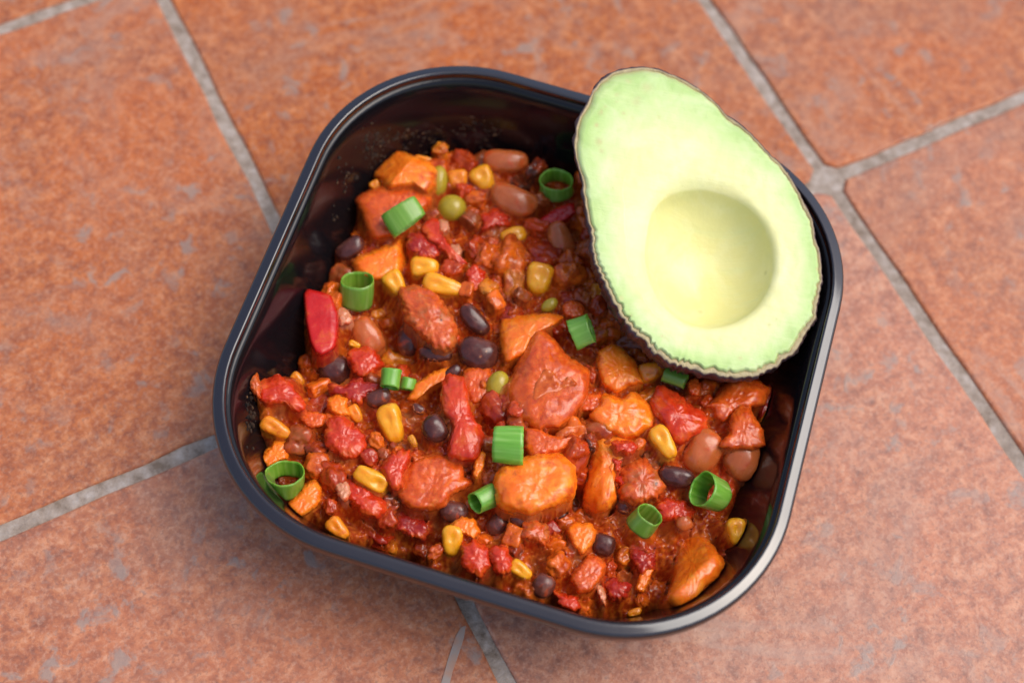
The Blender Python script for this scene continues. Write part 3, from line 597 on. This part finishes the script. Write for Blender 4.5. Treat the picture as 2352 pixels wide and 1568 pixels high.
lc = lm.mix(lm.ramp(lm.noise(170,5,.62,.5), [(.43,0.0),(.58,.80)]), va.outputs[0], lm.ramp(lm.noise(600,4), [(.3,(.28,.022,.004)),(.55,(.46,.056,.007)),(.75,(.66,.14,.015))]))
lc = lm.mix(lm.ramp(lm.noise(400,4,.6), [(.35,.4),(.5,0.0)]), lc, (.20,.018,.005))
lm.P(color=lc, rough=lm.ramp(lm.noise(350,4), [(.35,.06),(.65,.20)]), sss=.2, sscale=1.0, spec=.4); lm.sssr((.0025,.0006,.0003))
bq = lm.bump(lm.noise(500,4,.55), .00022, .7); lm.normal(bq)
lob = mesh_obj('chili_lumps', np.concatenate(LV), LF, lm.m, cols=np.concatenate(LC))
tag(lob, 'crushed vegetable and bean lumps heaped in the chili between the larger pieces', 'chili', None, 'stuff')

# ------------------------------------------------------------------ the sauce round and over the pieces
bpy.context.view_layer.update()
vs, fs, fid = [], [], []; off = 0
for k, (o, mk, coat) in enumerate(PIECES):
    if mk == 'scallion': continue
    co = np.empty(len(o.data.vertices)*3); o.data.vertices.foreach_get('co', co); co = co.reshape(-1,3)
    mw = np.array(o.matrix_basis if o.parent is None else o.matrix_world); co = co @ mw[:3,:3].T + mw[:3,3]
    vs.append(co)
    for p in o.data.polygons: fs.append(tuple(i+off for i in p.vertices)); fid.append(k)
    off += len(co)
NPIECE = len(PIECES)
for k, P in enumerate(LV): vs.append(P); fs += [tuple(i+off for i in t) for t in ICF]; fid += [NPIECE+k]*len(ICF); off += len(P)
vs = np.concatenate(vs); bvh = BVHTree.FromPolygons([Vector(v) for v in vs], fs)
NG = 561; ext = .0680; gx = np.linspace(-ext, ext, NG); dx = gx[1]-gx[0]
X, Y = np.meshgrid(gx, gx, indexing='ij')
Bh = np.empty((NG,NG))
for i in range(NG): Bh[i] = base_h(X[i], Y[i])
kx = np.fft.fftfreq(NG, dx)[:,None]; ky = np.fft.fftfreq(NG, dx)[None]; KK = np.sqrt(kx*kx+ky*ky)
def gauss(A, s):
    pad = 24; Ap = np.pad(A, pad, mode='edge'); n = Ap.shape[0]
    a = np.fft.fftfreq(n, dx); k2 = a[:,None]**2+a[None]**2
    return np.fft.ifft2(np.fft.fft2(Ap)*np.exp(-2*math.pi**2*s*s*k2)).real[pad:-pad,pad:-pad]
def bnoise(lam, bw=.45, seed=0):
    r = np.random.default_rng(seed).standard_normal((NG,NG)); k0 = 1/lam
    A = np.fft.ifft2(np.fft.fft2(r)*np.exp(-((np.log(np.maximum(KK,1e-6)/k0))**2)/(2*bw*bw))).real
    return A/A.std()
pc = np.zeros((NG,NG,3)); coatm = np.zeros((NG,NG)); Z = np.full((NG,NG), -1.0)
down = Vector((0,0,-1)); WXs = BX+bc*X-bs_*Y; WYs = BY+bs_*X+bc*Y
for i in range(0, NG):
    for j in range(0, NG):
        h = bvh.ray_cast(Vector((WXs[i,j], WYs[i,j], .09)), down)
        if h[0] is not None:
            k = fid[h[2]]; Z[i,j] = h[0].z; pc[i,j] = SCOL[PIECES[k][1]] if k < NPIECE else LCOL[k-NPIECE]; coatm[i,j] = PIECES[k][2] if k < NPIECE else -.45+.8*((k*37)%11)/11
has = Z > 0
pit = bnoise(.0085,.35,31)
B2 = Bh - .0030/(1+np.exp(-4*(pit-1.15))) + .0009*bnoise(.009,.4,1) + .0007*bnoise(.0060,.35,2) - .0046
# small crushed pieces that fill the chili between the larger ones
fillH = np.full((NG,NG), -1.0); fillC = np.zeros((NG,NG,3)); hz = gauss(has.astype(float), .0008)
PAL = [((.74,.15,.012),.30),((.62,.045,.012),.24),((.42,.020,.007),.14),((.45,.15,.05),.14),((.12,.035,.022),.06),((.80,.30,.02),.05),((.60,.25,.12),.07)]
fr = random.Random(11); pw = [p[1] for p in PAL]
for _ in range(260):
    cx, cy = fr.uniform(-.064,.064), fr.uniform(-.064,.064); a_ = fr.uniform(.0018,.0056)*fr.uniform(.6,1); b2_ = a_*fr.uniform(.5,1); r_ = fr.uniform(0,6.28)
    i0, i1 = np.searchsorted(gx, [cx-.006, cx+.006]); j0, j1 = np.searchsorted(gx, [cy-.006, cy+.006])
    if i1-i0 < 5 or j1-j0 < 5: continue
    xx = X[i0:i1,j0:j1]-cx; yy = Y[i0:i1,j0:j1]-cy; u_ = (math.cos(r_)*xx+math.sin(r_)*yy)/a_; v_ = (-math.sin(r_)*xx+math.cos(r_)*yy)/b2_
    e_ = fr.choice([2,3,4,6]); rho = (np.abs(u_)**e_+np.abs(v_)**e_)**(1/e_)
    tl = fr.uniform(-.35,.35), fr.uniform(-.35,.35)
    top_ = float(base_h(cx, cy)) + fr.uniform(-.0040,.0002)
    hh = top_ + tl[0]*xx + tl[1]*yy - a_*.8*(1-np.sqrt(np.clip(1-rho**fr.choice([2,4]),0,1)))
    hh = np.where(rho < 1, hh, -1); win = fillH[i0:i1,j0:j1]; upd = hh > win
    win[upd] = hh[upd]; col_ = np.array(fr.choices([p[0] for p in PAL], pw)[0])*fr.uniform(.8,1.15)
    fillC[i0:i1,j0:j1][upd] = col_
fillH = np.where(fillH > 0, fillH - .0022*hz, -1)
Bf = np.maximum(B2, fillH); fmask = (fillH > B2)
E_ = np.where(has & (Z > Bf), Z, Bf)
G = gauss(E_, .00080)*.65 + gauss(E_, .0013)*.25 + gauss(E_, .0024)*.10
G = np.where(has, .40*gauss(E_, .0010)+.45*gauss(E_, .0006)+.15*gauss(E_, .002), G)
G = gauss(G, .00025)
lv = gauss(G, .003); PATCH = []
cm = gauss(np.where(has, coatm, -.1), .0008)
smooth_patch = np.zeros((NG,NG))
for (u, v, rr) in [(1290,955,.0055),(1215,880,.006),(1130,560,.0035),(1350,690,.004),(1090,690,.0035),(1500,1320,.004),(1080,800,.003),(760,1080,.003),(1560,900,.003),(1120,400,.004)]:
    P = at(u, v, .027); lx, ly = w2loc(P[0], P[1]); smooth_patch += np.exp(-((X-lx)**2+(Y-ly)**2)/(rr*rr))
smooth_patch = np.clip(smooth_patch, 0, 1)
lump = .00034*bnoise(.0055,.35,41)*gauss(has.astype(float), .0006) + .00030*bnoise(.0036,.35,3) + .00010*bnoise(.0018,.3,4) + .00003*bnoise(.0010,.3,5)
S = G + (cm+.50)/1000*.5 + lump*(1-.8*smooth_patch) - .0002
pm = np.clip(smooth_patch*1.25-.25, 0, 1)**.7; S = S*(1-pm) + np.maximum(S, lv+.0002)*pm*.0 + (lv+.0004+.2*(S-lv))*pm
fm_ = gauss((S > Z).astype(float), .0014) > .60     # sauce lies in coherent films, not in specks
S = np.where(has & ~fm_, np.minimum(S, Z-.00045), S); S = np.where(has & fm_, np.maximum(S, Z+.00016), S); S = np.where(gauss(has.astype(float), .0003) > .98, gauss(S, .00018), S)
slope = np.hypot(*np.gradient(gauss(E_, .0006), dx))
t = np.clip(S - Z, 0, None)
n1 = bnoise(.006,.5,11); n2 = bnoise(.0018,.4,12); n3 = bnoise(.013,.5,13); n4 = bnoise(.0010,.35,14)
def lerp(a, b, w): return a*(1-w[...,None]) + np.array(b)*w[...,None]
sg = lambda x: 1/(1+np.exp(-x))
colr = np.ones((NG,NG,3))*np.array([.50,.052,.006])
colr = lerp(colr, (.34,.024,.005), sg(1.8*(n1-.2)))
colr = lerp(colr, (.72,.15,.012), sg(2.2*(n2+.5*n3-.6)))
colr = lerp(colr, (.40,.095,.025), .7*sg(2.0*(n3-.9)))
fb = np.clip(gauss((fmask & ~has).astype(float), .0004), 0, 1)*.75
fcol = np.stack([gauss(fillC[...,k]*(fillH > 0), .0003) for k in range(3)], -1)/np.maximum(gauss((fillH > 0).astype(float), .0003), .05)[...,None]
fb = fb*(.35+.65*sg(1.5*(bnoise(.0035,.5,21)+.4)))
colr = colr*(1-fb[...,None]) + fcol*fb[...,None]
Zb = np.where(has, Z, B2-.004)
pcb = np.stack([gauss(np.where(has, pc[...,k], 0), .0005) for k in range(3)], -1)/np.maximum(gauss(has.astype(float), .0005), .05)[...,None]
w = np.exp(-np.clip(S-Zb,0,None)/.0012)*.90*gauss(has.astype(float), .0004)
colr = colr*(1-w[...,None]) + pcb*w[...,None]
colr = colr*(.80+.2*w[...,None])
colr = lerp(colr, (.68,.22,.04), .7*sg(7*(n4-2.2)))         # pulp grains
colr = lerp(colr, (.05,.018,.012), .9*sg(8*(bnoise(.0014,.35,15)-2.7)))   # pepper and herb specks
low = S < .0075
wallo = .0031+(.040-S)*.32
qx = np.abs(X)-(BS/2-wallo)+(BR-wallo); qy = np.abs(Y)-(BS/2-wallo)+(BR-wallo)
sdist = np.hypot(np.maximum(qx,0), np.maximum(qy,0)) + np.minimum(np.maximum(qx,qy),0) - (BR-wallo)
keep = sdist < .0004
S = S - np.clip((sdist+.004)/.004, 0, 1)**2*.0035
idx = -np.ones((NG,NG), int); idx[keep] = np.arange(keep.sum())
V = np.stack([WXs[keep], WYs[keep], S[keep]], 1)
q = keep[:-1,:-1] & keep[1:,:-1] & keep[1:,1:] & keep[:-1,1:]
F = np.stack([idx[:-1,:-1][q], idx[1:,:-1][q], idx[1:,1:][q], idx[:-1,1:][q]], 1)
me = bpy.data.meshes.new('chili_sauce'); me.vertices.add(len(V)); me.vertices.foreach_set('co', V.ravel())
me.loops.add(len(F)*4); me.loops.foreach_set('vertex_index', F.ravel().astype(np.int32))
me.polygons.add(len(F)); me.polygons.foreach_set('loop_start', np.arange(len(F), dtype=np.int32)*4); me.polygons.foreach_set('loop_total', np.full(len(F),4,np.int32))
me.update(calc_edges=True); me.polygons.foreach_set('use_smooth', [True]*len(F))
ca = me.color_attributes.new('Col','FLOAT_COLOR','POINT'); c4 = np.ones((len(V),4)); c4[:,:3] = np.clip(colr[keep],0,1); ca.data.foreach_set('color', c4.ravel())
sm = NT('chili_sauce'); at_ = sm.n('ShaderNodeVertexColor', layer_name='Col')
cc = sm.mix(sm.ramp(sm.noise(1100,4,.6), [(.50,0.0),(.74,.35)]), at_.outputs[0], (.78,.22,.04))
cc = sm.mix(sm.ramp(sm.noise(700,3,.6), [(.28,.4),(.42,0.0)]), cc, (.26,.018,.005))
sm.P(color=cc, rough=sm.ramp(sm.noise(250,4,.6), [(.35,.05),(.65,.17)]), sss=.1, sscale=1.0, spec=.36); sm.sssr((.0025,.0006,.0003))
bb = sm.bump(sm.noise(620,3,.5), .00009, .6); bb = sm.bump(sm.noise(1500,2,.5), .00003, .5, bb); sm.normal(bb)
me.materials.append(sm.m)
so2 = bpy.data.objects.new('chili_sauce', me); COL.objects.link(so2)
tag(so2, 'glossy red brown chili sauce with pulp filling the black container', 'chili', None, 'stuff')

# ------------------------------------------------------------------ avocado half
def AR(n, x, y): oy = 100 if n == 1 else 500; return ((1300+x/2.94)*.9408, (oy+y/2.94)*.9408)
OUT = [AR(1,*p) for p in [(600,200),(700,180),(815,172),(920,195),(1070,255),(1200,330),(1290,400),(1400,520),(1500,590),(1610,690),(1700,790),(1800,880),(1900,1030),(1960,1150),(2020,1260),(2040,1400),(2075,1500)]]
OUT += [AR(2,*p) for p in [(2085,400),(2085,600),(2060,720),(2040,840),(1980,920),(1940,1020),(1860,1090),(1780,1160),(1680,1210),(1540,1255),(1400,1245),(1290,1225),(1160,1195),(1050,1165),(960,1130),(880,1080),(800,1000),(720,920),(650,840),(600,750),(545,640),(490,540),(440,420),(425,300),(410,180),(380,50)]]
OUT += [AR(1,*p) for p in [(365,1150),(360,1080),(355,1000),(330,920),(310,840),(290,710),(310,600),(345,510),(385,450),(430,350),(500,260),(550,225)]]
PIT = [AR(2,*p) for p in [(1735,400),(1720,520),(1650,680),(1560,770),(1400,850),(1250,868),(1100,830),(980,740),(890,610),(840,470),(825,320),(840,200)]] + [AR(1,*p) for p in [(870,1230),(960,1120),(1080,1070),(1200,1060),(1400,1100),(1550,1190),(1650,1300),(1710,1430)]]
pn, pf, prr = at(1450,180,.055), at(1650,840,.037), at(1885,640,.040)
nrm = np.cross(pf-pn, prr-pn); nrm /= np.linalg.norm(nrm); nrm *= np.sign(nrm[2])
def atp(u, v): d = ray(u, v); return CAM + d*(((pn-CAM)@nrm)/(d@nrm))
oc = np.array(AR(2,1290,420)); C0 = atp(*oc)
ex = atp(oc[0]+50, oc[1])-C0; ex -= nrm*(ex@nrm); ex /= np.linalg.norm(ex); ey = np.cross(nrm, ex)
def pl2(pts): return np.array([[(atp(*p)-C0)@ex, (atp(*p)-C0)@ey] for p in pts])
def radial(P, th):
    a = np.arctan2(P[:,1], P[:,0]); r = np.hypot(P[:,0], P[:,1]); o = np.argsort(a); a, r = a[o], r[o]
    a = np.concatenate([a-2*math.pi, a, a+2*math.pi]); r = np.concatenate([r]*3); return np.interp(th, a, r)
NA = 360; th = np.linspace(-math.pi, math.pi, NA, endpoint=False)
def circ_smooth(r, s):
    k = np.fft.fftfreq(NA)*NA; return np.fft.ifft(np.fft.fft(r)*np.exp(-k*k*s*s/2)).real
ro = radial(pl2(OUT), th); ro_s = circ_smooth(ro, .025); rpit = circ_smooth(radial(pl2(PIT), th), .05)
wob = np.array([noise.noise(Vector((math.cos(a)*11, math.sin(a)*11, 4)))+.7*noise.noise(Vector((math.cos(a)*26, math.sin(a)*26, 9))) for a in th])
scal = np.array([abs(noise.noise(Vector((math.cos(a)*16, math.sin(a)*16, 2)))) for a in th])
wgt = .35+.65*(np.clip(-np.sin(th)*.8+.3,0,1)+np.clip(-np.cos(th),0,1)*.5)
ro_e = .5*ro+.5*ro_s + (.00045*wob - .0012*scal)*wgt
# flesh: cup left by the stone, cut face, rounded under the skin
left = np.clip(np.cos(th-2.5),0,1)                     # where the cup lip is soft
fl_r = ro_e-.0010-.0007*np.clip(-np.sin(th),0,1)+.0003*wob
V = []; C_ = []; rows = []
def P3(r, t, d): return C0 + ex*(r*math.cos(t)) + ey*(r*math.sin(t)) + nrm*d
def avo_col(g, t, n):
    st = [(0,(.76,.71,.31)),(.12,(.75,.71,.32)),(.34,(.72,.72,.31)),(.62,(.60,.70,.29)),(.9,(.40,.57,.17)),(.965,(.42,.54,.20)),(1,(.42,.38,.16))]
    for (a, ca_), (b, cb_) in zip(st, st[1:]):
        if g <= b: w = (g-a)/(b-a); return np.array(ca_)*(1-w)+np.array(cb_)*w
    return np.array(st[-1][1])
NP_, NF = 26, 90
SPOT = [(*pl2([AR(1,x_,y_)])[0], r_/2.94*.94*.00011, k_) for x_,y_,r_,k_ in [(820,335,34,.5),(745,440,26,.45),(755,410,12,.6),(490,515,16,.8),(460,605,15,.9),(655,520,14,.6),(625,640,18,.45),(480,725,26,.7),(495,790,20,.5),(610,385,13,.6),(515,475,11,.7),(690,290,20,.5),(600,440,9,.6),(1500,900,9,.5),(575,1060,12,.5)]] + [(*pl2([AR(2,x_,y_)])[0], r_/2.94*.94*.00011, k_) for x_,y_,r_,k_ in [(930,940,12,.7),(955,955,10,.6),(975,970,8,.6),(760,900,14,.8),(790,915,9,.8),(1350,965,16,.4),(1490,1100,16,.5),(1700,860,12,.5),(1520,960,14,.35),(710,790,7,.8),(1340,1060,10,.4),(1750,820,8,.6),(2040,460,9,.8)]]
for j in range(NP_):
    s = j/(NP_-1)
    for i, t in enumerate(th):
        dep = .0128*math.sqrt(max(0, 1-(s*.985)**2.0)) ; lip = .0012*left[i]+.0003
        if s > .9: dep = dep*(1-.0) 
        nz = .00025*noise.noise(Vector((s*3*math.cos(t), s*3*math.sin(t), 5)))
        V.append(P3(rpit[i]*s, t, -dep+nz)); cc_ = np.array((.76,.70,.27))*(1-.4*s)+np.array((.78,.74,.32))*.4*s; C_.append(cc_)
for j in range(1, NF):
    g = (j/(NF-1)); 
    for i, t in enumerate(th):
        r = rpit[i]+(fl_r[i]-rpit[i])*g; lipd = .0021*math.exp(-((r-rpit[i])/(.0006+.0022*left[i]))) if j < 36 else 0
        ed = .0009*max(0,(g-.93)/.07)**2
        nz = .00028*noise.noise(Vector((r*math.cos(t)*90, r*math.sin(t)*90, 7)))+.00009*noise.noise(Vector((r*math.cos(t)*420, r*math.sin(t)*420, 7)))
        n_ = noise.noise(Vector((r*math.cos(t)*70, r*math.sin(t)*70, 3)))
        V.append(P3(r, t, nz-lipd*.85-ed)); cv = avo_col(min(1,max(0,g+.05*n_)), t, 0) if g < .93 else avo_col(g, t, 0); px_, py_ = r*math.cos(t), r*math.sin(t)
        for sx, sy, sr, sk in SPOT:
            dd = ((px_-sx)**2+(py_-sy)**2)/(sr*sr)
            if dd < 4: cv = cv*(1-sk*math.exp(-dd))+np.array((.50,.42,.17))*sk*math.exp(-dd)
        C_.append(cv)
nrow = NP_+NF-1
F = [(j*NA+i, (j+1)*NA+i, (j+1)*NA+(i+1)%NA, j*NA+(i+1)%NA) for j in range(nrow-1) for i in range(NA)]
avo = empty('avocado_half', tuple(C0)); tag(avo, 'pitted avocado half, pale green flesh with dark skin, resting on the rim and chili', 'avocado')
fm = NT('avocado_flesh'); va = fm.n('ShaderNodeVertexColor', layer_name='Col')
oc_ = fm.tc.outputs['Object']
c_ = fm.mix(fm.ramp(fm.noise(90,4,.6,.5), [(.45,0.0),(.75,.30)]), va.outputs[0], (.90,.90,.62))
c_ = fm.mix(fm.ramp(fm.noise(1,4,.6,.6,fm.co('Object',(26,240,26),(0,0,1.0))), [(.50,0.0),(.70,.35)]), c_, (.66,.72,.34))
c_ = fm.mix(fm.ramp(fm.vor(95), [(.035,.55),(.09,0.0)]), c_, (.58,.55,.22))
c_ = fm.mix(fm.ramp(fm.noise(55,5,.75,.3), [(.66,0.0),(.72,.30)]), c_, (.66,.55,.34))
fm.P(color=c_, rough=.38, sss=.25, sscale=1.0, spec=.35); fm.sssr((.003,.003,.001))
b = fm.bump(fm.noise(60,3,.5,.5), .0009, .5); b = fm.bump(fm.noise(500,4,.6), .0002, .6, b); b = fm.bump(fm.noise(1,4,.6,0,fm.co('Object',(30,420,30),(0,0,.5))), .0003, .5, b); fm.normal(b)
fo = mesh_obj('flesh', V, F, fm.m, avo, cols=C_); fo.data.transform(Matrix.Translation(-Vector(C0)))
# skin shell
narrow = np.clip(np.cos(th-math.atan2(*(pl2([(1450,180)])[0])[::-1])),0,1)**1.5
V = []; C_ = []; NS = 46
for j in range(NS+3):
    for i, t in enumerate(th):
        if j == 0: V.append(P3(fl_r[i]-.0002, t, -.0009)); C_.append((.42,.34,.15)); continue
        if j == 1: V.append(P3(ro_e[i]-.00065-.0002*wob[i], t, -.0004)); C_.append((.36,.27,.12)); continue
        if j == 2: V.append(P3(ro_e[i]-.0002, t, -.0007)); C_.append((.06,.03,.04)); continue
        s = math.cos((j-2)/(NS)*math.pi/2); e1, e2 = 2.3*(1-narrow[i])+1.35*narrow[i], .5*(1-narrow[i])+.72*narrow[i]
        dep = .024*max(0,(1-s**e1))**e2
        r = ro_e[i]*s; pp = P3(r, t, -.0006-dep)
        bmp = .0006*noise.noise(Vector(pp)*420)+.0004*abs(noise.noise(Vector(pp)*800))
        V.append(P3(r+bmp*s*1.2, t, -.0006-dep-bmp)); C_.append((.030,.016,.020) if j > 3 else (.05,.03,.035))
F = [(j*NA+i, j*NA+(i+1)%NA, (j+1)*NA+(i+1)%NA, (j+1)*NA+i) for j in range(NS+2) for i in range(NA)]
km = NT('avocado_skin'); va = km.n('ShaderNodeVertexColor', layer_name='Col')
km.P(color=km.mix(km.ramp(km.noise(400,4,.6), [(.45,0.0),(.7,.5)]), va.outputs[0], (.10,.075,.05)), rough=.4)
km.normal(km.bump(km.noise(700,4), .0004, .8))
ko = mesh_obj('skin', V, F, km.m, avo, cols=C_); ko.data.transform(Matrix.Translation(-Vector(C0)))
bpy.context.view_layer.update()

# ------------------------------------------------------------------ dried sauce on the inner wall
def wall_hit(u, v):
    for z in np.arange(.036, .006, -.0004):
        P = at(u, v, z); x, y = w2loc(P[0], P[1]); o_ = WOFF(z)
        a, b = abs(x)-(BS/2-o_)+(BR-o_), abs(y)-(BS/2-o_)+(BR-o_)
        if math.hypot(max(a,0), max(b,0))+min(max(a,b),0)-(BR-o_) > 0: return P
    return None
fr = random.Random(5); V = []; F = []
regs = [(905,322,75,26,150),(1110,298,60,26,170),(1000,305,90,18,100),(850,345,24,45,130),(790,410,16,50,60),(575,950,14,55,90),(600,905,9,30,20),(1000,335,60,10,16),(980,350,40,6,10),(760,500,20,50,12)]
for (u0, v0, su, sv, n) in [(a_,b_,c_,d_,int(e_*.6)) for a_,b_,c_,d_,e_ in regs]:
    for _ in range(n):
        P = wall_hit(fr.gauss(u0, su*.5), fr.gauss(v0, sv*.5))
        if P is None: continue
        r_ = fr.uniform(.00025, .00085)*fr.uniform(.4,1.1); rr_ = [fr.uniform(.6,1.3) for _ in range(6)]; b0 = len(V)
        ar = fr.uniform(.5,1.6)
        for lay in (1.0, .6):
            for k in range(6):
                a = k*math.pi/3; V.append(P + CX*r_*ar*rr_[k]*math.cos(a)*lay + CY*r_*rr_[k]*math.sin(a)*lay + CZ*(r_*.3*(1-lay)*1.6))
        V.append(P + CZ*r_*.25)
        for k in range(6):
            k2 = (k+1)%6; F.append((b0+k, b0+k2, b0+6+k2, b0+6+k)); F.append((b0+6+k, b0+6+k2, b0+12))
dm = NT('dried_sauce'); dm.P(color=dm.ramp(dm.noise(700,3), [(.35,(.012,.007,.005)),(.60,(.045,.020,.009)),(.75,(.16,.075,.03))]), rough=.6, spec=.12)
do_ = mesh_obj('dried_smear', V, F, dm.m, box); do_.data.transform(Matrix.Translation(-Vector(box.location)))
tag(do_, 'crusty brown specks of dried sauce on the inner wall', kind='stuff')
